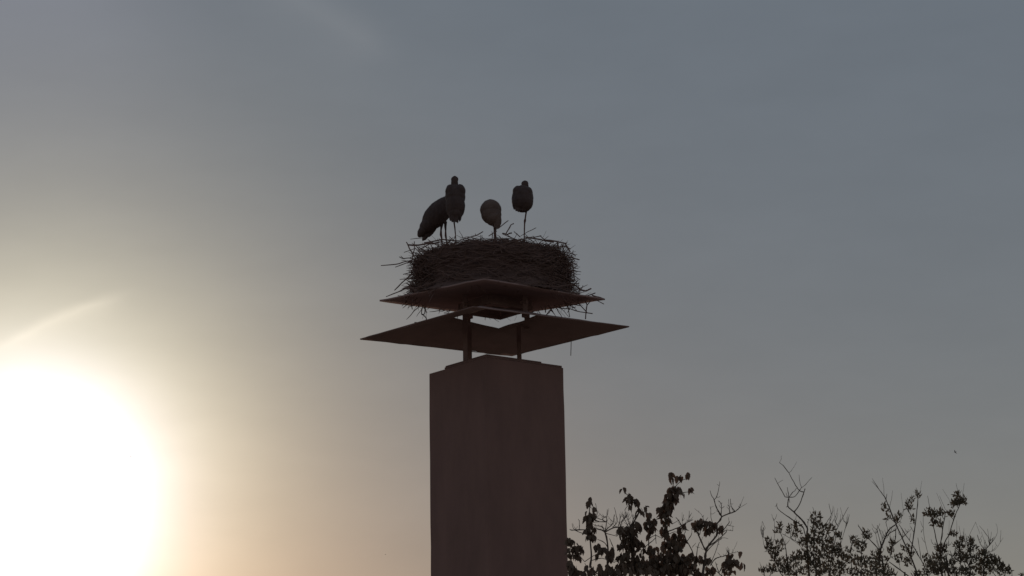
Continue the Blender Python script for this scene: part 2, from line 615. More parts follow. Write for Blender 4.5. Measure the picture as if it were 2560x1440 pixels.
SHARED = []
for k in range(7):
    q = twig_mesh(k, 0.34, 0.0075)
    me = bpy.data.meshes.new('twig')
    me.from_pydata(q.v, [], q.f)
    me.materials.append(M_TWIG)
    SHARED.append(me)


def twig_frame(p, d):
    return Matrix.Translation(p) @ d.to_track_quat('X', 'Z').to_matrix().to_4x4()


def loose_twig(sil):
    """position, direction of a loose twig on the drum; sil: near the left or right outline"""
    if sil:
        a = random.choice((0, PI)) + random.gauss(0, 0.33)
    else:
        a = R_(0, 2 * PI)
    t = R_(0.0, 1.02) if random.random() < 0.72 else R_(0.86, 1.04)
    r = prof(min(t, 1.0)) + R_(-0.05, 0.035)
    if t > 0.9:
        r *= R_(0.8, 1.02)
    rad = Vector((math.cos(a), math.sin(a), 0))
    tan = Vector((-math.sin(a), math.cos(a), 0)) * random.choice((-1, 1))
    up_ = Vector((0, 0, 1))
    d = (tan * R_(0.5, 1.0) + rad * R_(-0.15, 0.35) + up_ * random.gauss(0, 0.22)).normalized()
    if t > 0.88:
        d.z *= 0.45
    if random.random() < (0.30 if t < 0.88 or abs(math.cos(a)) > 0.85 else 0.0):
        d = (rad * R_(0.4, 1.0) + tan * R_(-0.5, 0.5) + up_ * random.gauss(-0.05, 0.38)).normalized()
        r -= 0.12
    p = sink(Vector((NX, Y0, NB + NHGT * t)) + rad * r)
    return p, d


for i in range(240):
    p, d = loose_twig(random.random() < 0.62)
    me = SHARED[i % 7]
    s = R_(0.55, 1.15)
    place('twig', me, nest, twig_frame(p, d) @ Matrix.Rotation(R_(0, 6.3), 4, 'X') @ Matrix.Diagonal((s, s * R_(0.6, 1.2), s * R_(0.6, 1.2), 1)))
q = MB()
for i in range(4600):
    p, d = loose_twig(random.random() < 0.35)
    tm = twig_mesh(i % 7, R_(0.14, 0.36), R_(0.0025, 0.007))
    mt = twig_frame(p, d) @ Matrix.Rotation(R_(0, 6.3), 4, 'X')
    q.add([mt @ v for v in tm.v], tm.f)
# sweepings that lie on the platform out to its corners
for i in range(420):
    u, v = R_(0, 1), R_(0, 1)
    p = pl[3].lerp(pl[0], u).lerp(pl[2].lerp(pl[1], u), v)
    if (p - plc).length < 0.85:
        continue
    e = min(u, v, 1 - u, 1 - v)
    if random.random() > 0.35 + e * 3:
        continue
    d = Vector((R_(-1, 1), R_(-1, 1), R_(-0.1, 0.22))).normalized()
    tm = twig_mesh(i % 7, R_(0.10, 0.28), R_(0.003, 0.007))
    mt = twig_frame(p + Vector((0, 0, 0.02)) - d * 0.08, d)
    q.add([mt @ w for w in tm.v], tm.f)
tag(q.build('loose_twigs', M_TWIG, nest), None, None, None, 'stuff')


def string(pts, Y, w, sub=5):
    P = [at(x, y, Y + 0.05 * math.sin(i * 1.3)) for i, (x, y) in enumerate(pts)]
    Q = []
    for i in range(len(P) - 1):
        p0, p1, p2, p3 = P[max(i - 1, 0)], P[i], P[i + 1], P[min(i + 2, len(P) - 1)]
        for k in range(sub):
            t = k / sub
            Q.append(0.5 * ((2 * p1) + (p2 - p0) * t + (2 * p0 - 5 * p1 + 4 * p2 - p3) * t * t + (3 * p1 - p0 - 3 * p2 + p3) * t ** 3))
    Q.append(P[-1])
    return Q, [w / PXM / 2] * len(Q)


q = MB()
q.tube(*string([(1061.5, 764), (1062, 781), (1057.5, 787), (1053.5, 783), (1057, 764.5)], Y0 - 0.1, 2.2), 5)
q.tube(*string([(1056, 785), (1063, 792), (1065.6, 799), (1053, 806), (1036, 806)], Y0 - 0.1, 2.6), 5)
tag(q.build('twine', M_TWINE), 'looped piece of twine dangling under the left side of the nest platform', 'twine')
q = MB()
q.tube(*string([(1428, 846), (1427.6, 868), (1427, 889)], Y0 - 0.05, 1.9), 5)
tag(q.build('straw', M_TWINE), 'thin straw hanging straight down from the right underside of the lower hood', 'straw')


# ------------------------------------------------------------------ storks
def ellipsoid(bm_v, bm_f, c, r, tilt=0.0, seg=20, yaw=0.0):
    """axis-aligned radii, tilted in the picture plane by tilt (radians, about Y)"""
    q = Matrix.Rotation(yaw, 3, 'Z') @ Matrix.Rotation(tilt, 3, 'Y')
    n0 = len(bm_v)
    rings = seg // 2
    bm_v.append(Vector(c) + q @ Vector((0, 0, r[2])))
    for i in range(1, rings):
        th = PI * i / rings
        for k in range(seg):
            a = 2 * PI * k / seg
            bm_v.append(Vector(c) + q @ Vector((r[0] * math.sin(th) * math.cos(a), r[1] * math.sin(th) * math.sin(a), r[2] * math.cos(th))))
    bm_v.append(Vector(c) + q @ Vector((0, 0, -r[2])))
    last = len(bm_v) - 1
    for k in range(seg):
        bm_f.append([n0, n0 + 1 + k, n0 + 1 + (k + 1) % seg])
        bm_f.append([last, last - seg + (k + 1) % seg, last - seg + k])
    for i in range(rings - 2):
        for k in range(seg):
            a, b = n0 + 1 + i * seg + k, n0 + 1 + i * seg + (k + 1) % seg
            bm_f.append([a, a + seg, b + seg, b])


def stork(label, foot, blobs, blades, legs, head, beak, dark, group, pale=False):
    """blobs: (centre, radii, tilt); blades: (root, tip, half width); legs: point/radius chains;
    head: (centre, forward direction); dark(p): True for black feathers and white backs blackened as in silhouette"""
    root = thing('stork', foot, label, 'stork', group)
    w = MB()
    for b in blobs:
        ellipsoid(w.v, w.f, *b)
    for a, b, hw in blades:
        a, b = Vector(a), Vector(b)
        mid, d = (a + b) / 2, (b - a)
        ellipsoid(w.v, w.f, mid, (hw, 0.011, d.length / 2), math.atan2(-d.x, -d.z) if d.z < 0 else math.atan2(d.x, d.z), 10)
    for chain in legs:
        w.tube([Vector(p) for p, r in chain], [r for p, r in chain], 8)
        f = Vector(chain[-1][0])
        for ta in (-0.5, 0.05, 0.6, PI + 0.2):   # three toes forward, one back
            L = 0.085 if ta < 3 else 0.045
            w.tube([f + Vector((0, 0, 0.008)), f + Vector((math.sin(ta) * L * 0.6, math.cos(ta) * L * 0.6, 0.012)),
                    f + Vector((math.sin(ta) * L, math.cos(ta) * L, -0.004))], [0.010, 0.008, 0.006], 6)
    me = bpy.data.meshes.new('stork_body')
    me.from_pydata(w.v, [], w.f)
    tmp = bpy.data.objects.new('tmp', me)
    C.objects.link(tmp)
    rm = tmp.modifiers.new('r', 'REMESH')
    rm.mode = 'VOXEL'
    rm.voxel_size = 0.0055
    sm = tmp.modifiers.new('s', 'SMOOTH')
    sm.factor = 0.5
    sm.iterations = 3
    dg = bpy.context.evaluated_depsgraph_get()
    me2 = bpy.data.meshes.new_from_object(tmp.evaluated_get(dg))
    bpy.data.objects.remove(tmp)
    bpy.data.meshes.remove(me)
    me2.name = 'body'
    me2.materials.clear()
    for mt in (M_WHITE if pale else M_GREY, M_BLACK, M_LEG):
        me2.materials.append(mt)
    # slightly ruffled plumage
    legtop = max(p[2] for ch in legs for p, r in ch[1:])
    norms = [v.normal.copy() for v in me2.vertices]
    for v, nrm in zip(me2.vertices, norms):
        if v.co.z > legtop + 0.03:
            s = v.co * 26
            v.co += nrm * (0.006 * noise.noise(Vector((s.x, s.y, s.z * 0.45))))
    for p in me2.polygons:
        c = p.center
        isleg = any(min((c - (Vector(a[0]).lerp(Vector(b[0]), t))).length for t in (0, 0.25, 0.5, 0.75, 1)) < 0.05
                    for ch in legs for a, b in zip(ch, ch[1:])) and c.z < legtop
        p.material_index = 2 if isleg else (1 if dark(c + Vector((0, 0, 0.05 * noise.noise(Vector((c.x * 60, c.y * 60, c.z * 14)))))) else 0)
        p.use_smooth = True
    o = bpy.data.objects.new('body', me2)
    C.objects.link(o)
    o.parent = root
    hc_, fw = Vector(head[0]), Vector(head[1]).normalized()
    side = fw.cross(Vector((0, 0, 1))).normalized()
    q = MB()
    b0, b1 = hc_ + fw * 0.035, Vector(beak)
    q.tube([b0 + Vector(foot), b0.lerp(b1, 0.3) + Vector(foot), b0.lerp(b1, 0.7) + Vector(foot), b1 + Vector(foot)], [0.017, 0.013, 0.008, 0.002], 8)
    q.build('beak', M_BEAK, root, True)
    for s in (-1, 1):
        e = MB()
        ellipsoid(e.v, e.f, hc_ + side * s * 0.036 + fw * 0.026 + Vector((0, 0, 0.008)) + Vector(foot), (0.008, 0.008, 0.008), 0, 10)
        e.build('eye', M_EYE, root, True)
    return root


FLOCK = 'storks standing on the nest'


def px_foot(px, py, Y):
    return at(px, py, Y)


# tall stork, second from the left: seen from behind, neck half drawn in
stork('tallest stork with raised head, standing on one leg beside the leaning stork', px_foot(1139, 607, Y0 - 0.80),
      [((0.003, 0, 0.63), (0.136, 0.14, 0.165)), ((0.003, -0.03, 0.50), (0.131, 0.13, 0.20)), ((0.0, -0.05, 0.39), (0.096, 0.10, 0.105)),
       ((-0.058, 0, 0.70), (0.072, 0.12, 0.10)), ((0.066, 0, 0.70), (0.073, 0.12, 0.10)), ((0.0, 0.02, 0.76), (0.052, 0.06, 0.06)),
       ((-0.005, 0.03, 0.82), (0.049, 0.05, 0.11)), ((-0.005, 0.055, 0.887), (0.050, 0.058, 0.045))],
      [((-0.062, -0.09, 0.42), (-0.062, -0.12, 0.266), 0.022), ((-0.038, -0.10, 0.42), (-0.04, -0.13, 0.242), 0.017), ((-0.012, -0.10, 0.40), (-0.014, -0.13, 0.228), 0.017),
       ((0.010, -0.10, 0.40), (0.012, -0.13, 0.240), 0.015), ((0.034, -0.10, 0.42), (0.034, -0.13, 0.226), 0.016), ((0.085, -0.07, 0.45), (0.056, -0.11, 0.256), 0.02)],
      [[((-0.02, 0.0, 0.36), 0.02), ((-0.014, -0.01, 0.25), 0.0105), ((-0.008, 0.0, 0.21), 0.011), ((0.0, 0, 0.10), 0.0085), ((0.006, 0, 0.0), 0.0085)]],
      ((-0.005, 0.06, 0.882), (0.1, 1, -0.25)), (0.02, 0.19, 0.74),
      lambda c: c.z < 0.80 and c.y < 0.06, FLOCK)  # black carried over the white upper back as silhouette shade

# leaning stork, leftmost: side-on, tail hanging to the lower left, head sunk behind its neighbour
stork('leftmost stork leaning with its long tail pointing down left over the nest rim', px_foot(1105, 634, Y0 - 0.28),
      [((-0.055, 0, 0.555), (0.155, 0.14, 0.27), math.radians(42)), ((0.055, 0.0, 0.66), (0.13, 0.13, 0.14), math.radians(40)),
       ((-0.155, 0, 0.435), (0.105, 0.11, 0.19), math.radians(40)), ((-0.235, -0.01, 0.345), (0.062, 0.07, 0.14), math.radians(36)),
       ((0.13, 0.0, 0.70), (0.07, 0.07, 0.10), math.radians(20)), ((0.19, 0.0, 0.745), (0.058, 0.043, 0.042))],
      [((-0.20, -0.03, 0.42), (-0.328, -0.04, 0.275), 0.034), ((-0.22, 0.02, 0.40), (-0.30, 0.02, 0.255), 0.032),
       ((-0.16, 0.0, 0.40), (-0.262, 0.0, 0.172), 0.034), ((-0.12, 0.02, 0.40), (-0.245, 0.02, 0.185), 0.034), ((-0.06, 0.03, 0.41), (-0.19, 0.03, 0.235), 0.032),
       ((-0.18, -0.05, 0.40), (-0.285, -0.05, 0.265), 0.03)],
      [[((0.0, 0.0, 0.42), 0.024), ((-0.01, 0.0, 0.33), 0.0125), ((-0.012, 0, 0.262), 0.0185), ((0.0, 0, 0.20), 0.011), ((0.0, 0, 0.0), 0.0095)],
       [((0.05, 0.06, 0.46), 0.024), ((0.05, 0.06, 0.33), 0.0115), ((0.05, 0.06, 0.262), 0.0165), ((0.06, 0.06, 0.20), 0.010), ((0.06, 0.06, 0.0), 0.0095)]],
      ((0.19, 0.0, 0.745), (1, 0.1, -0.6)), (0.28, 0.02, 0.60),
      lambda c: c.x < 0.16 and c.z < 0.85 + 0.4 * c.x, FLOCK)

# hunched stork, third from the left: head bent down in front of the breast
stork('pale hunched stork with its head tucked away, crouching low in the middle of the nest', px_foot(1237, 611, Y0 - 0.55),
      [((-0.047, 0, 0.475), (0.143, 0.15, 0.145)), ((-0.040, -0.03, 0.40), (0.136, 0.13, 0.13)), ((-0.015, -0.06, 0.34), (0.105, 0.11, 0.10)),
       ((0.045, -0.10, 0.31), (0.048, 0.05, 0.125)), ((-0.03, 0.13, 0.50), (0.06, 0.06, 0.08)), ((-0.02, 0.17, 0.46), (0.043, 0.05, 0.045))],
      [((-0.14, -0.04, 0.40), (-0.125, -0.06, 0.31), 0.016), ((-0.12, -0.04, 0.40), (-0.108, -0.06, 0.282), 0.016), ((-0.09, -0.06, 0.36), (-0.082, -0.08, 0.256), 0.016), ((-0.06, -0.08, 0.36), (-0.055, -0.09, 0.244), 0.016), ((-0.02, -0.08, 0.34), (-0.022, -0.10, 0.215), 0.016),
       ((0.02, -0.10, 0.34), (0.005, -0.12, 0.19), 0.022), ((0.045, -0.11, 0.34), (0.035, -0.13, 0.175), 0.026), ((0.065, -0.10, 0.34), (0.062, -0.12, 0.185), 0.022)],
      [[((-0.005, -0.02, 0.34), 0.022), ((-0.004, -0.02, 0.22), 0.012), ((0.0, 0, 0.16), 0.013), ((0, 0, 0.0), 0.009)],
       [((0.015, 0.03, 0.34), 0.022), ((0.012, 0.03, 0.22), 0.012), ((0.010, 0.03, 0.16), 0.013), ((0.012, 0.03, 0.0), 0.009)]],
      ((-0.02, 0.17, 0.46), (0, 1, -1.2)), (-0.02, 0.22, 0.30),
      lambda c: False, FLOCK, True)

# right-hand stork: from behind, neck fully drawn in, one long leg
stork('rightmost stork with neck drawn in, balancing on one long knobby leg', px_foot(1311, 602, Y0 - 0.80),
      [((-0.013, 0, 0.582), (0.147, 0.15, 0.180)), ((-0.015, -0.02, 0.535), (0.146, 0.14, 0.15)), ((-0.022, -0.03, 0.49), (0.128, 0.11, 0.085)),
       ((-0.075, 0, 0.668), (0.070, 0.12, 0.085)), ((0.052, 0, 0.655), (0.072, 0.12, 0.085)),
       ((0.022, 0.03, 0.76), (0.047, 0.05, 0.07)), ((0.022, 0.05, 0.798), (0.048, 0.056, 0.046))],
      [((-0.132, -0.05, 0.52), (-0.128, -0.07, 0.405), 0.020), ((-0.105, -0.07, 0.50), (-0.102, -0.09, 0.378), 0.018), ((-0.075, -0.08, 0.50), (-0.075, -0.10, 0.362), 0.017),
       ((-0.045, -0.08, 0.50), (-0.045, -0.10, 0.384), 0.015), ((-0.015, -0.08, 0.50), (-0.017, -0.10, 0.370), 0.016), ((0.015, -0.07, 0.50), (0.012, -0.09, 0.376), 0.016), ((0.06, -0.05, 0.52), (0.042, -0.07, 0.395), 0.018)],
      [[((0.04, 0.0, 0.45), 0.022), ((0.029, 0.0, 0.38), 0.0115), ((0.017, 0, 0.305), 0.0115), ((0.012, 0, 0.275), 0.0175), ((0.007, 0, 0.235), 0.011), ((-0.004, 0, 0.0), 0.0088)]],
      ((0.022, 0.055, 0.798), (-0.1, 1, -0.3)), (0.0, 0.18, 0.62),
      lambda c: c.z < 0.73 and c.y < 0.05, FLOCK)


# ------------------------------------------------------------------ trees
def leaf_unit(width, fold, droop):
    """one leaf, length 1 along -Z, with a folded midrib"""
    sec = [(0.0, 0.03), (0.10, 0.62), (0.20, 0.80), (0.34, 1.0), (0.44, 0.80), (0.60, 0.84), (0.70, 0.52), (0.84, 0.40), (1.0, 0.0)]
    if width < 0.5:
        sec = [(0.0, 0.05), (0.2, 0.7), (0.45, 1.0), (0.75, 0.65), (1.0, 0.0)]
    vs, fs = [], []
    for t, w in sec:
        c = Vector((0, droop * t * t, -t))
        vs += [c + Vector((-w * width / 2, fold * w * width, 0)), c, c + Vector((w * width / 2, fold * w * width, 0))]
    for i in range(len(sec) - 1):
        a = i * 3
        fs += [(a, a + 1, a + 4, a + 3), (a + 1, a + 2, a + 5, a + 4)]
    return vs, fs


def leaf_meshes(mat, width, n=4):
    res = []
    for k in range(n):
        vs, fs = leaf_unit(width * R_(0.9, 1.12), R_(0.08, 0.3), R_(-0.25, 0.25))
        me = bpy.data.meshes.new('leaf')
        me.from_pydata(vs, [], fs)
        me.materials.append(mat)
        me.polygons.foreach_set('use_smooth', [True] * len(me.polygons))
        res.append((me, vs, fs))
    return res


class Tree:
    def __init__(self, name, px, Y, label, group=None, leafmat=M_LEAF_SMALL, leaf_len=0.07, leaf_w=0.5, fork_z=3.1, trunk_r=0.09, depth=0.5):
        self.Y, self.px, self.depth = Y, px, depth
        self.ppm = F / (Y * 1.01)
        base = at(px, 1440, Y)
        self.base = Vector((base.x, Y, 0))
        self.root = thing(name, self.base, label, 'tree', group)
        self.samples = []
        self.leaf_len, self.leaves = leaf_len, leaf_meshes(leafmat, leaf_w)
        self.mat = leafmat
        self.fork = Vector((self.base.x, Y, fork_z))
        self.fine = MB()
        self.list = []
        q = MB()
        pts = [self.base + Vector((0.04 * math.sin(i * 1.1), 0.04 * math.cos(i * 1.7) - 0.04, fork_z * i / 6)) for i in range(7)]
        pts[0].z = -0.05
        pts[-1] = self.fork.copy()
        q.tube(pts, [trunk_r * f for f in (1.5, 1.12, 1.0, 0.95, 0.9, 0.86, 0.8)], 10)
        q.build('trunk', M_BARK, self.root, True)
        self.trunk_r = trunk_r

    def _sample(self, px, py, Y):
        self.samples.append((px, py, Y))

    def nearest(self, px, py, lim):
        best, bd = None, lim * lim
        for s in self.samples:
            d = (s[0] - px) ** 2 + (s[1] - py) ** 2
            if d < bd:
                best, bd = s, d
        return best

    def limb(self, px, py, r0=0.035, r1=0.016, side=None):
        """a limb from the fork of the trunk to a place in the lower crown"""
        Y = self.Y + R_(-self.depth, self.depth)
        e = at(px, py, Y)
        f = self.fork
        q = MB()
        n = 9
        pts = []
        for i in range(n):
            t = i / (n - 1)
            p = f.lerp(e, t)
            p += Vector(((e.x - f.x) * 0.18 * math.sin(PI * t), (e.y - f.y) * 0.2 * math.sin(PI * t), 0)) + Vector((R_(-1, 1), R_(-1, 1), 0)) * 0.025 * math.sin(PI * t)
            pts.append(p)
        q.tube(pts, [r0 + (r1 - r0) * i / (n - 1) for i in range(n)], 7)
        q.build('branch', M_BARK, self.root, True)
        # the last stretch counts as a place to grow from
        a = at(px, py, Y)
        self._sample(px, py, Y)
        self._sample(px + R_(-3, 3), py + 14, Y)

    def branch(self, pts, w0, w1, name='branch', fine=False):
        """pts: seen places from base to tip; widths in photograph pixels"""
        s = self.nearest(*pts[0], 14)
        P = []
        if s:
            Yb = s[2]
        else:
            Yb = self.Y + R_(-self.depth, self.depth)
            t = self.nearest(pts[0][0], pts[0][1] + 30, 90)
            if t and t[1] > pts[0][1]:
                P.append((t[0], t[1], t[2]))
                Yb = t[2] + R_(-0.1, 0.1)
        ln = sum(math.dist(a, b) for a, b in zip(pts, pts[1:])) / self.ppm
        sl = R_(-0.55, 0.55) * ln
        acc = 0
        for i, (x, y) in enumerate(pts):
            if i:
                acc += math.dist(pts[i - 1], (x, y)) / self.ppm
            P.append((x, y, Yb + sl * acc / max(ln, 1e-6)))
        W, Q = [], []
        n = (len(P) - 1) * 3
        for i in range(len(P) - 1):
            p0, p1, p2, p3 = [at(*P[min(max(j, 0), len(P) - 1)]) for j in (i - 1, i, i + 1, i + 2)]
            for k in range(3):
                t = k / 3
                Q.append(0.5 * ((2 * p1) + (p2 - p0) * t + (2 * p0 - 5 * p1 + 4 * p2 - p3) * t * t + (3 * p1 - p0 - 3 * p2 + p3) * t ** 3))
                self._sample(*[P[i][j] + (P[i + 1][j] - P[i][j]) * t for j in range(3)])
        Q.append(at(*P[-1]))
        self._sample(*P[-1])
        for i in range(len(Q)):
            f = i / (len(Q) - 1)
            W.append((w0 + (w1 - w0) * f) / self.ppm / 2)
            if 0 < i < len(Q) - 1:
                Q[i] = Q[i] + Vector((R_(-1, 1), 0, R_(-1, 1))) * 0.5 / self.ppm
                if random.random() < 0.2:
                    W[-1] *= 1.35       # knots
        if fine:
            self.fine.tube(Q, W, 4)
        else:
            q = MB()
            q.tube(Q, W, 5)
            q.build('branch', M_BARK, self.root)

    def twigs(self, n, area, lmin, lmax, up=(-1.2, 1.2), w=1.3):
        """fine bare shoots grown from what is there already, inside an area"""
        x0, y0, x1, y1 = area
        pool = [s for s in self.samples if x0 <= s[0] <= x1 and y0 <= s[1] <= y1]
        for _ in range(n):
            if not pool:
                return
            s = random.choice(pool)
            a = R_(*up)
            L = R_(lmin, lmax)
            pts = [(s[0], s[1]), (s[0] + math.sin(a) * L * 0.5, s[1] - math.cos(a) * L * 0.5), (s[0] + math.sin(a * 0.8) * L, s[1] - math.cos(a * 0.8) * L)]
            self.branch(pts, w, 0.6, fine=True)

    def cluster(self, cx, cy, rx, ry, n, mode='hang', size=1.0):
        s = self.nearest(cx, cy, 70)
        Yc = s[2] if s else self.Y + R_(-self.depth, self.depth)
        if s is None or math.dist((s[0], s[1]), (cx, cy)) > 5:
            t = self.nearest(cx, cy + ry, 120)
            if t:
                self.branch([(t[0], t[1]), ((t[0] + cx) / 2 + R_(-2, 2), (t[1] + cy) / 2), (cx, cy)], 1.6, 0.9, fine=True)
        dz = max(0.08, min(0.4, 0.9 * rx / self.ppm))
        for _ in range(n):
            while True:
                u, v = R_(-1, 1), R_(-1, 1)
                if u * u + v * v < 1:
                    break
            Y = Yc + R_(-dz, dz)
            p = at(cx + u * rx, cy + v * ry, Y)
            L = self.leaf_len * size * R_(0.7, 1.2)
            if mode == 'hang':          # tips point down, blades face every way
                rot = Matrix.Rotation(R_(0, 2 * PI), 4, 'Z') @ Matrix.Rotation(random.gauss(0, 0.38), 4, 'X') @ Matrix.Rotation(random.gauss(0, 0.28), 4, 'Y')
                p.z += L * 0.45
            else:                       # leaves spread from an upright shoot
                rot = Matrix.Rotation(R_(0, 2 * PI), 4, 'Z') @ Matrix.Rotation(PI - abs(random.gauss(0.75, 0.5)), 4, 'X') @ Matrix.Rotation(R_(0, 2 * PI), 4, 'Z')
                p.z -= L * 0.3
            self.list.append((Matrix.Translation(p) @ rot @ Matrix.Diagonal((L, L, L, 1)), L, cy))

    def finish(self, below=0):
        # the unseen lower crown, thinner, so that the tree goes on below the frame
        for _ in range(below):
            p = self.fork + Vector((random.gauss(0, 0.45), random.gauss(0, 0.4), R_(0.1, 1.15)))
            L = self.leaf_len * R_(0.7, 1.1)
            self.list.append((Matrix.Translation(p) @ Matrix.Rotation(R_(0, 6.3), 4, 'Z') @ Matrix.Rotation(R_(-0.6, 0.6), 4, 'X') @ Matrix.Diagonal((L, L, L, 1)), 0, 9999))
        self.list.sort(key=lambda q: -q[1])
        for i, (mt, L, cy) in enumerate(self.list[:300]):
            place('leaf', self.leaves[i % len(self.leaves)][0], self.root, mt)
        q = MB()
        for i, (mt, L, cy) in enumerate(self.list[300:]):
            _, vs, fs = self.leaves[i % len(self.leaves)]
            q.add([mt @ v for v in vs], fs)
        if q.v:
            tag(q.build('foliage', self.mat, self.root, True), None, None, None, 'stuff')
        if self.fine.v:
            tag(self.fine.build('fine_twigs', M_BARK, self.root), None, None, None, 'stuff')


def conv(pts, s, ox, oy):
    return [(ox + x / s, oy + y / s) for x, y in pts]


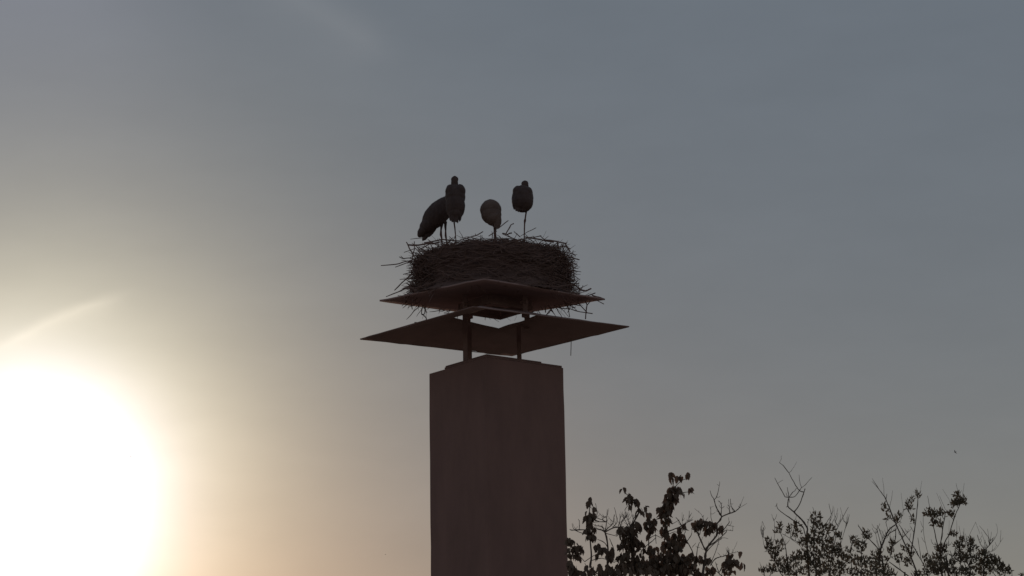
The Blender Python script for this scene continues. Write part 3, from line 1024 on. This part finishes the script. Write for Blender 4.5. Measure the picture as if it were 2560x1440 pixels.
# --- broad-leaved tree beside the chimney
A = Tree('broadleaf_tree', 1630, 25.0, 'broad-leaved tree with dead twigs growing right beside the chimney', None, M_LEAF_BIG, 0.086, 0.62, 2.9, 0.11, 0.45)
for x, y, r in ((1475, 1425, .03), (1545, 1440, .03), (1590, 1410, .04), (1680, 1420, .045), (1735, 1435, .03), (1762, 1400, .035), (1805, 1440, .025), (1425, 1440, .02)):
    A.limb(x, y, r, 0.014)
Z1 = (5.333, 1400, 1170)
Z2 = (5.335, 1620, 1170)
for pts, w0, w1, z in [
    # stems inside the leafy columns
    ([(400, 1330), (420, 1150), (400, 950), (390, 700), (395, 430)], 5, 1.5, Z1),
    ([(980, 1300), (960, 1050), (930, 850), (1000, 690), (1060, 560), (980, 420), (920, 370), (850, 320)], 6, 1.5, Z1),
    ([(1180, 1300), (1180, 1000), (1190, 800), (1180, 640)], 4, 1.5, Z1),
    ([(320, 1350), (290, 1080), (230, 860), (250, 600), (300, 400), (340, 280), (310, 110)], 7, 1.5, Z2),
    ([(330, 300), (430, 180), (540, 130)], 2.5, 1.2, Z2), ([(380, 340), (470, 330), (580, 310)], 2.2, 1.2, Z2),
    ([(640, 1350), (640, 1080), (600, 860), (490, 810)], 5, 3, Z1),
    ([(400, 830), (250, 825), (160, 830), (130, 815)], 3, 1.5, Z1), ([(400, 900), (200, 830), (160, 740)], 2.2, 1, Z1),
    ([(255, 825), (260, 720), (243, 680)], 1.8, 1, Z1), ([(400, 640), (480, 660), (560, 690), (620, 720)], 2.4, 1.5, Z1),
    ([(600, 850), (620, 720), (625, 640), (630, 550)], 2.6, 1, Z1), ([(620, 720), (480, 720), (400, 730)], 2, 1.4, Z1), ([(600, 850), (560, 785), (480, 770)], 2.6, 1.6, Z1),
    ([(600, 860), (700, 800), (780, 790), (850, 780)], 3.2, 2, Z1), ([(600, 850), (640, 800), (700, 745), (720, 650), (725, 620)], 2.8, 1.4, Z1),
    ([(700, 790), (760, 720), (740, 590), (722, 525)], 2.2, 1, Z1), ([(770, 790), (800, 700), (798, 610)], 2, 1.2, Z1),
    ([(800, 785), (830, 700), (870, 650), (880, 580)], 2.2, 1, Z1), ([(920, 800), (850, 660)], 2, 1, Z1), ([(945, 790), (890, 650), (865, 560)], 2, 1, Z1),
    ([(960, 780), (980, 680), (1030, 630)], 2.4, 1.5, Z1), ([(610, 870), (760, 910)], 2, 1.5, Z1), ([(640, 1080), (600, 1000), (500, 950)], 2.4, 1.4, Z1),
    ([(480, 680), (495, 600), (485, 530), (470, 470)], 1.8, 1, Z1), ([(720, 1120), (690, 1020), (660, 940)], 2.4, 1.5, Z1),
    ([(1080, 1120), (1200, 1000), (1280, 930)], 2.4, 1.8, Z1), ([(390, 1390), (330, 1270)], 2, 1.2, Z1), ([(620, 640), (590, 660), (560, 640)], 1.6, 1, Z1),
    ([(400, 1240), (560, 1200), (720, 1260)], 2, 1.4, Z1), ([(330, 1250), (450, 1170), (600, 1120)], 2, 1.2, Z1),
    ([(760, 1300), (760, 1210), (775, 1110), (800, 1050), (870, 960), (920, 880), (915, 760), (960, 700), (985, 650)], 6, 3.4, Z2),
    ([(775, 1110), (740, 1050), (690, 930), (650, 850), (580, 810)], 4, 2.5, Z2),
    ([(985, 650), (940, 580), (900, 490), (880, 420), (850, 370), (828, 300)], 3.2, 1.2, Z2), ([(880, 430), (920, 370), (950, 235), (955, 180)], 2.2, 0.8, Z2),
    ([(950, 238), (920, 215)], 1.2, 0.7, Z2), ([(985, 650), (1090, 605), (1160, 580), (1210, 540), (1235, 495)], 3.2, 1.6, Z2),
    ([(1160, 580), (1110, 510), (1100, 410)], 2.2, 1.2, Z2), ([(1090, 600), (1085, 520), (1060, 490)], 1.8, 1, Z2), ([(1085, 530), (1075, 440)], 1.4, .8, Z2),
    ([(975, 640), (980, 540), (975, 480), (945, 440)], 2.2, 1.2, Z2), ([(980, 540), (1020, 510)], 1.5, .9, Z2), ([(975, 480), (990, 465)], 1.4, .9, Z2),
    ([(1235, 495), (1280, 380)], 1, .6, Z2), ([(1210, 540), (1320, 470)], 1, .6, Z2), ([(230, 860), (370, 810), (450, 770), (530, 720), (600, 690)], 3.2, 1.6, Z2),
    ([(450, 770), (410, 700), (370, 660)], 2.4, 1.6, Z2), ([(460, 760), (455, 590)], 1, .6, Z2), ([(545, 710), (550, 570)], 1.8, 1, Z2), ([(530, 720), (520, 680)], 1.6, 1, Z2),
    ([(740, 720), (710, 620), (620, 540)], 1.4, .7, Z2), ([(760, 720), (800, 660)], 1.8, 1.2, Z2), ([(870, 760), (840, 660), (838, 520)], 2, .7, Z2),
    ([(920, 880), (1000, 830), (1060, 760), (1090, 715)], 3, 1.6, Z2), ([(1060, 760), (1150, 780)], 1.6, .8, Z2), ([(940, 880), (1060, 830), (1130, 840)], 2, .8, Z2),
    ([(800, 1050), (900, 980), (1000, 900), (1050, 850)], 3, 1.6, Z2), ([(775, 1130), (850, 1040), (950, 960), (1000, 930), (1070, 945)], 2.6, .8, Z2),
    ([(850, 1290), (900, 1130), (950, 960)], 2.2, 1.4, Z2), ([(640, 1250), (610, 1170), (570, 1060), (520, 980), (480, 880)], 3.2, 2, Z2),
    ([(520, 980), (580, 890)], 2.2, 1.6, Z2), ([(650, 1250), (655, 1090), (690, 990)], 2.2, 1.5, Z2), ([(590, 1060), (640, 1000)], 1.4, .9, Z2),
    ([(830, 1300), (900, 1210), (1000, 1180), (1080, 1150), (1140, 1130)], 2.8, 1.2, Z2), ([(960, 1430), (910, 1300), (900, 1250)], 2, 1, Z2),
    ([(1080, 1150), (1100, 1250), (1090, 1350)], 2.2, 1.4, Z2), ([(1130, 1130), (1190, 980)], .9, .6, Z2), ([(1070, 1150), (1065, 1090)], 1.2, .8, Z2),
    ([(870, 870), (960, 800), (1000, 780)], 2.4, 1.4, Z2), ([(650, 850), (740, 780), (860, 760)], 2.4, 1.6, Z2), ([(0, 960), (90, 900), (170, 930)], 2, 1.5, Z2),
    ([(100, 880), (110, 1010)], 2, 1.4, Z2), ([(280, 700), (330, 740), (420, 690)], 1.8, 1, Z2), ([(290, 880), (350, 850), (410, 860)], 1.8, 1.2, Z2)]:
    A.branch(conv(pts, *z), w0, w1)
A.twigs(46, (1425, 1290, 1560, 1345), 5, 20)
A.twigs(26, (1560, 1290, 1600, 1330), 6, 20)
A.twigs(60, (1740, 1230, 1850, 1400), 4, 14, (-1.6, 1.9), 1.1)
A.twigs(24, (1690, 1290, 1760, 1340), 5, 18)
A.twigs(20, (1790, 1370, 1850, 1420), 4, 14, (-1.6, 1.9), 1.1)
for cx, cy, rx, ry in ((390, 430, 22, 14), (400, 505, 28, 26), (455, 555, 14, 14), (385, 690, 68, 80), (400, 850, 60, 60), (400, 940, 60, 40),
                       (845, 320, 14, 18), (915, 370, 26, 8), (920, 450, 46, 44), (1025, 460, 38, 44), (940, 535, 20, 20), (1130, 560, 18, 26), (1065, 600, 24, 34),
                       (1170, 645, 34, 30), (1200, 720, 28, 48), (1270, 730, 24, 24), (1140, 790, 20, 40), (1215, 850, 45, 34), (1190, 925, 22, 18),
                       (920, 900, 120, 100), (820, 850, 36, 46), (1010, 800, 66, 44), (930, 1050, 160, 56), (600, 1120, 130, 34), (220, 1090, 40, 60), (210, 1200, 70, 28),
                       (150, 980, 40, 40), (500, 1065, 50, 24), (290, 1110, 30, 40), (840, 1210, 100, 50), (1000, 1340, 260, 80), (600, 1410, 180, 30), (190, 1370, 50, 40),
                       (1210, 1120, 80, 46), (112, 990, 26, 40), (128, 1150, 30, 70), (165, 1430, 50, 30), (130, 1320, 34, 60), (680, 1180, 60, 50), (520, 1180, 30, 16), (640, 1340, 24, 16)):
    (x, y), = conv([(cx, cy)], *Z1)
    A.cluster(x, y, rx / 5.333, ry / 5.333, max(1, int(PI * rx * ry / 540 + 1.5)))
for cx, cy, rx, ry in ((315, 105, 22, 12), (320, 165, 14, 14), (425, 150, 42, 24), (525, 125, 28, 26), (550, 305, 44, 18), (480, 375, 5, 12), (350, 320, 100, 50), (310, 430, 100, 70),
                       (270, 560, 84, 80), (230, 700, 56, 70), (165, 600, 16, 60), (230, 830, 50, 50), (240, 940, 34, 40), (700, 755, 120, 40), (800, 840, 56, 44), (850, 800, 46, 52),
                       (640, 820, 50, 16), (900, 780, 22, 30), (975, 815, 30, 36), (500, 815, 34, 32), (420, 850, 30, 30), (380, 950, 80, 60), (90, 725, 22, 26), (60, 820, 44, 40),
                       (330, 1080, 150, 90), (250, 1250, 230, 90), (450, 1290, 110, 100), (150, 1390, 190, 46), (650, 1230, 60, 36), (790, 1250, 60, 30), (600, 1330, 40, 40),
                       (820, 1385, 56, 16), (700, 1430, 70, 16), (1100, 1290, 80, 60), (1095, 1195, 46, 20), (1245, 1165, 8, 10), (1195, 1265, 20, 22), (1255, 1320, 18, 18),
                       (1080, 1400, 70, 26), (1000, 1370, 24, 24), (470, 1000, 34, 40), (560, 1190, 44, 30), (390, 1400, 110, 40), (510, 1400, 50, 30)):
    (x, y), = conv([(cx, cy)], *Z2)
    A.cluster(x, y, rx / 5.335, ry / 5.335, max(1, int(PI * rx * ry / 540 + 1.5)))
for x, y, rx, ry, n in ((1540, 1430, 100, 13, 64), (1680, 1414, 66, 28, 84), (1590, 1385, 24, 38, 44), (1620, 1427, 60, 15, 36), (1755, 1430, 40, 10, 16), (1470, 1434, 40, 8, 16)):
    A.cluster(x, y, rx, ry, n)
A.finish(160)

# --- three small-leaved trees further right
SMALL = 'small-leaved trees on the right'
B = Tree('small_leaf_tree', 2020, 34.0, 'small-leaved tree crowned by a bare antler-like branch, left of the other two', SMALL, M_LEAF_SMALL, 0.066, 0.36, 4.0, 0.09, 0.5)
for x, y in ((1965, 1440), (1990, 1425), (2018, 1360), (2040, 1420), (2075, 1430), (1925, 1440), (2100, 1435)):
    B.limb(x, y, 0.03, 0.013)
ZB = (4.646, 1880, 1130)
for pts, w0, w1 in [
    ([(650, 1200), (640, 960), (640, 880), (580, 790), (500, 710), (465, 675), (415, 625), (430, 530)], 5.0, 2.6),
    ([(490, 690), (530, 650), (570, 570), (605, 465), (618, 425)], 3.0, 1.8), ([(605, 465), (560, 455), (520, 410), (480, 340), (430, 245), (365, 160), (318, 122)], 2.6, 1.2),
    ([(318, 122), (338, 80), (340, 40)], .9, .5), ([(430, 245), (470, 200), (520, 110)], 1.0, .5), ([(430, 525), (385, 520), (350, 460), (297, 365), (265, 300)], 2.4, 1.2),
    ([(297, 365), (360, 325)], 1.0, .6), ([(430, 525), (420, 470), (410, 410)], 2.0, 1.2), ([(430, 525), (470, 470), (500, 445), (520, 420)], 1.8, 1),
    ([(430, 525), (490, 520), (530, 480), (575, 415), (620, 380), (697, 293)], 2.0, .9), ([(575, 415), (555, 350), (546, 265)], 1.4, .9), ([(410, 515), (395, 470)], 1.5, .8),
    ([(415, 630), (400, 640)], 2.2, 1.4), ([(430, 540), (440, 590)], 1.6, 1), ([(505, 700), (450, 675)], 2, 1), ([(580, 790), (575, 800)], 2, 1),
    ([(640, 1020), (620, 980), (600, 890), (545, 830), (470, 785), (350, 705), (310, 670), (285, 625), (290, 595)], 2.8, 1.4),
    ([(285, 625), (265, 632)], 1.2, .8), ([(430, 1440), (410, 1250), (400, 1180), (380, 1060), (335, 950), (320, 850)], 3.0, 1.3), ([(600, 1080), (540, 1050), (440, 1000), (350, 950)], 1.8, 1),
    ([(940, 1060), (960, 950), (1000, 870), (1060, 750), (1120, 640)], 2.2, 1.2), ([(1000, 870), (970, 810)], 1.4, .8), ([(860, 900), (870, 820), (920, 730), (900, 640), (895, 600)], 2, 1),
    ([(920, 730), (945, 680)], 1.2, .7), ([(900, 880), (920, 840), (985, 715)], 1.8, 1), ([(1000, 1250), (1020, 1120), (1080, 900), (1110, 800), (1115, 720)], 1.4, .8),
    ([(1080, 900), (1120, 800)], .9, .6), ([(800, 1200), (820, 1000), (830, 880)], 2.6, 1.4), ([(720, 1150), (730, 900), (700, 760), (672, 690)], 2.2, .9), ([(740, 900), (745, 760), (705, 640)], 1.8, .9),
    ([(640, 960), (655, 780)], 1.4, .8), ([(330, 1400), (260, 1250), (190, 1150), (140, 1080), (120, 960)], 2.0, .7), ([(200, 1160), (140, 1160)], 1.3, .7), ([(260, 1000), (260, 820), (243, 765)], 1.0, .7),
    ([(120, 960), (105, 850)], .8, .5), ([(190, 1150), (170, 1020)], 1.4, .9), ([(380, 1080), (310, 1040)], 1.6, 1), ([(640, 1180), (560, 1090), (440, 1000)], 1.2, .9),
    ([(430, 1420), (330, 1300), (270, 1230)], 1.8, 1), ([(150, 1440), (120, 1370)], 1.6, 1), ([(930, 1300), (950, 1100), (980, 960)], 2.2, 1.2), ([(1080, 1400), (1040, 1330), (1000, 1250)], 2, 1.4)]:
    B.branch(conv(pts, *ZB), w0, w1)
B.twigs(80, (1890, 1300, 2125, 1440), 6, 20, (-1, 1), 1.2)
B.twigs(26, (1890, 1290, 1960, 1440), 8, 26, (-0.5, 0.3), 0.9)
B.twigs(20, (2010, 1270, 2120, 1380), 10, 28, (-0.4, 0.5), 0.9)
for cx, cy, rx, ry in ((320, 850, 40, 45), (310, 910, 45, 22), (435, 890, 28, 55), (510, 850, 36, 46), (520, 940, 60, 50), (740, 770, 76, 70), (800, 900, 110, 70), (1000, 960, 44, 46), (930, 880, 40, 40),
                       (180, 1020, 34, 34), (200, 1090, 46, 56), (320, 1080, 56, 66), (260, 1160, 56, 46), (600, 1040, 64, 56), (700, 1000, 76, 84), (850, 1050, 86, 76), (560, 1200, 96, 56), (480, 1270, 106, 66),
                       (700, 1200, 120, 106), (900, 1180, 120, 96), (1000, 1120, 56, 76), (130, 1370, 46, 36), (220, 1360, 56, 56), (330, 1320, 86, 76), (480, 1380, 126, 56), (750, 1350, 150, 86), (950, 1350, 140, 86),
                       (280, 1230, 64, 46), (1060, 1250, 60, 80)):
    (x, y), = conv([(cx, cy)], *ZB)
    B.cluster(x, y, rx / 4.646, ry / 4.646, max(2, int(PI * rx * ry / 210)), 'spread')
B.finish(150)

Cc = Tree('small_leaf_tree', 2230, 35.5, 'small-leaved tree with crossing slender shoots, between its two neighbours', SMALL, M_LEAF_SMALL, 0.066, 0.36, 4.3, 0.085, 0.5)
for x, y in ((2150, 1430), (2190, 1420), (2205, 1390), (2225, 1440), (2262, 1430), (2290, 1425), (2130, 1440), (2320, 1435)):
    Cc.limb(x, y, 0.03, 0.013)
ZC = (5.333, 2110, 1170)
for pts, w0, w1 in [
    ([(980, 1440), (940, 1300), (800, 985), (690, 740), (600, 520), (540, 385), (470, 290), (375, 140)], 4.4, .9), ([(470, 290), (370, 175)], 1.2, .6), ([(535, 375), (530, 270), (515, 130)], 1.2, .5),
    ([(560, 430), (572, 345)], 2, 1.2), ([(610, 520), (630, 420), (650, 300)], 1.1, .6), ([(470, 1300), (490, 1080), (530, 980), (560, 900), (600, 825), (690, 755)], 5, 3),
    ([(560, 910), (640, 850), (690, 835), (680, 970), (640, 1050), (615, 1180)], 2.4, 1.6), ([(1080, 1330), (1000, 1180), (900, 1000), (820, 890), (730, 750)], 2.6, 1.4),
    ([(890, 1200), (905, 1050), (950, 760), (975, 560), (988, 380)], 3.2, 1.8), ([(945, 740), (890, 630), (850, 560), (830, 520), (870, 440), (905, 370)], 2.2, 1.2), ([(700, 750), (760, 620), (820, 540)], 1.2, .8),
    ([(640, 1050), (690, 1010), (760, 950), (850, 860), (905, 805)], 1.6, .9), ([(490, 1110), (360, 970), (260, 870), (190, 765)], 2.4, 1.8), ([(480, 1080), (440, 960), (415, 830)], 1.3, .8),
    ([(500, 1050), (460, 900), (435, 820)], 1.8, 1.2), ([(525, 990), (480, 850), (445, 760)], 1.3, .7), ([(1160, 1300), (1120, 1140), (1070, 930), (1055, 770), (1055, 570)], 1.6, .7),
    ([(1020, 1200), (1010, 1090), (985, 930)], 1.5, 1), ([(860, 1440), (700, 1320), (600, 1250)], 3, 2), ([(240, 1300), (230, 1100), (190, 960)], 2.4, 1.4), ([(240, 1080), (320, 900), (350, 820)], 1.8, 1),
    ([(100, 1300), (90, 1100), (120, 920)], 1.8, 1), ([(590, 860), (575, 790), (555, 720)], 1.4, .8), ([(690, 835), (700, 700)], 1.6, 1), ([(620, 560), (540, 520), (510, 460)], 1.6, 1), ([(690, 740), (610, 660), (560, 620)], 1.6, 1),
    ([(800, 620), (760, 330)], .7, .5), ([(990, 400), (960, 260)], 1.2, .8), ([(1000, 380), (1040, 170)], .8, .5), ([(660, 1040), (600, 980)], 1.4, .9), ([(1060, 800), (1030, 860)], .8, .6)]:
    Cc.branch(conv(pts, *ZC), w0, w1)
Cc.twigs(90, (2110, 1300, 2340, 1440), 6, 20, (-1, 1), 1.2)
Cc.twigs(14, (2180, 1330, 2230, 1400), 10, 30, (-0.6, 0.2), 0.9)
for cx, cy, rx, ry in ((530, 510, 40, 55), (570, 570, 30, 20), (590, 650, 36, 40), (720, 660, 50, 74), (870, 490, 48, 76), (905, 410, 22, 40), (985, 340, 40, 54), (910, 680, 36, 50), (300, 880, 64, 64), (130, 960, 46, 74),
                       (220, 1040, 86, 76), (60, 1090, 60, 36), (650, 990, 50, 36), (840, 1060, 76, 44), (890, 1130, 56, 46), (430, 1130, 66, 46), (300, 1250, 190, 76), (100, 1380, 120, 56), (350, 1380, 140, 66),
                       (500, 1250, 96, 96), (620, 1100, 44, 56), (1160, 1340, 120, 76), (1000, 1410, 96, 46), (1180, 1250, 60, 60), (850, 1240, 70, 56), (560, 1400, 140, 56), (100, 1200, 100, 60), (720, 1200, 60, 60), (1090, 1200, 40, 50)):
    (x, y), = conv([(cx, cy)], *ZC)
    Cc.cluster(x, y, rx / 5.333, ry / 5.333, max(2, int(PI * rx * ry / 240)), 'spread')
Cc.finish(150)

D = Tree('small_leaf_tree', 2400, 33.0, 'small-leaved tree with three tufted upright shoots, farthest from the chimney', SMALL, M_LEAF_SMALL, 0.066, 0.36, 3.9, 0.085, 0.5)
for x, y in ((2350, 1410), (2345, 1440), (2390, 1430), (2425, 1430), (2460, 1420), (2500, 1440), (2365, 1390), (2530, 1440)):
    D.limb(x, y, 0.03, 0.013)
ZD = (5.335, 2330, 1170)
for pts, w0, w1 in [
    ([(130, 1200), (80, 1040), (40, 880), (10, 730), (-30, 530), (-60, 370)], 3.4, .8), ([(120, 1160), (115, 1030), (140, 830), (175, 620), (180, 590), (130, 540)], 3.2, 1.6),
    ([(130, 1130), (165, 1010), (240, 850), (300, 660), (350, 540), (400, 430)], 3.2, 1.8), ([(180, 560), (100, 370)], 1, .6), ([(140, 540), (60, 330)], .9, .5), ([(260, 480), (140, 280)], .9, .5), ([(400, 430), (430, 200)], .9, .5),
    ([(350, 540), (320, 430), (345, 340), (320, 200)], 1.4, .5), ([(230, 870), (290, 870), (345, 840)], 1.5, 1), ([(290, 690), (220, 620)], 1.6, 1), ([(690, 1250), (700, 1110), (640, 1000), (605, 890)], 2.2, 1.2),
    ([(700, 1130), (720, 1080), (770, 1020), (765, 950), (700, 850), (630, 770)], 2, .7), ([(715, 1070), (690, 950), (660, 850)], 1, .6), ([(770, 1030), (860, 900), (870, 800), (850, 740)], .9, .5), ([(720, 1120), (830, 1100), (950, 930)], 1.2, .5),
    ([(440, 1060), (480, 930), (585, 720)], .9, .5), ([(580, 720), (640, 880)], .7, .5), ([(380, 1300), (360, 1100), (385, 940), (360, 770)], 2, .6), ([(500, 1300), (520, 1060), (500, 950)], 2, 1), ([(330, 1000), (330, 700)], .8, .5),
    ([(80, 1040), (10, 1010)], 1.6, 1), ([(300, 1440), (280, 1250), (240, 1100)], 2.2, 1.2), ([(820, 1400), (800, 1250), (760, 1150)], 2, 1), ([(950, 1420), (930, 1300)], 1.8, 1), ([(220, 1040), (230, 700)], .8, .5), ([(1180, 1440), (1215, 1390)], 1.5, .8)]:
    D.branch(conv(pts, *ZD), w0, w1)
D.twigs(90, (2330, 1350, 2540, 1440), 6, 20, (-1, 1), 1.2)
D.twigs(18, (2400, 1340, 2520, 1440), 10, 34, (-0.5, 0.6), 0.9)
for cx, cy, rx, ry in ((20, 640, 56, 90), (-40, 590, 50, 60), (110, 600, 46, 56), (110, 740, 36, 56), (20, 740, 40, 40), (340, 360, 46, 46), (425, 430, 40, 56), (300, 460, 66, 56), (350, 440, 66, 46), (260, 600, 56, 46), (290, 880, 56, 34),
                       (390, 960, 44, 56), (370, 1040, 74, 66), (520, 970, 54, 46), (530, 1060, 76, 56), (650, 1130, 76, 36), (130, 1080, 86, 56), (100, 1180, 84, 56), (80, 1320, 110, 96), (300, 1380, 140, 56), (350, 1180, 110, 76),
                       (500, 1200, 110, 76), (480, 1370, 110, 66), (700, 1200, 110, 76), (820, 1220, 76, 56), (700, 1340, 140, 86), (880, 1280, 84, 56), (950, 1370, 110, 56), (1000, 1330, 56, 36), (1210, 1420, 36, 18), (220, 1270, 80, 60)):
    (x, y), = conv([(cx, cy)], *ZD)
    D.cluster(x, y, rx / 5.335, ry / 5.335, max(2, int(PI * rx * ry / 240)), 'spread')
D.finish(150)


# ------------------------------------------------------------------ distant birds on the wing
def swift(px, py, dist, label, span, bank, head):
    p = at(px, py, dist)
    q = MB()
    ellipsoid(q.v, q.f, (0, 0, 0), (0.095 * span / 0.42, 0.022, 0.022), 0, 10)
    for s in (-1, 1):
        sec = [(0.0, 0.035, 0.0), (0.07, 0.030, 0.012), (0.14, 0.012, 0.018), (0.21, -0.06, 0.008)]
        top_, bot = [], []
        for i, (y, x, z) in enumerate(sec):
            ch = (0.06, 0.055, 0.04, 0.004)[i]
            top_ += [Vector((x, s * y, z + 0.003)), Vector((x - ch, s * y, z + 0.003))]
            bot += [Vector((x, s * y, z - 0.003)), Vector((x - ch, s * y, z - 0.003))]
        n = len(top_)
        fs = []
        for i in range(3):
            a = i * 2
            fs += [(a, a + 1, a + 3, a + 2), (n + a, n + a + 2, n + a + 3, n + a + 1), (a, a + 2, n + a + 2, n + a), (a + 1, n + a + 1, n + a + 3, a + 3)]
        q.add([v * (span / 0.42) for v in top_ + bot], fs)
        q.add([v * (span / 0.42) for v in (Vector((-0.07, 0, 0.004)), Vector((-0.13, s * 0.03, 0)), Vector((-0.07, s * 0.012, 0)), Vector((-0.07, 0, -0.004)))], [(0, 1, 2), (3, 2, 1), (0, 3, 1)])
    o = q.build('flying_bird', M_BIRD)
    o.location = p
    o.rotation_euler = (bank, 0.1, head)
    return tag(o, label, 'bird', 'birds flying in the distance')


swift(2388, 1130, 150, 'tiny dark bird in flight high above the small-leaved trees at the right', 0.42, 0.6, 2.6)
swift(327, 1141, 230, 'tiny bird in flight inside the white glare of the sun', 0.40, 0.9, 2.2)
swift(964, 1386, 280, 'tiny bird in flight low in the sky left of the chimney shaft', 0.40, 0.2, 0.4)
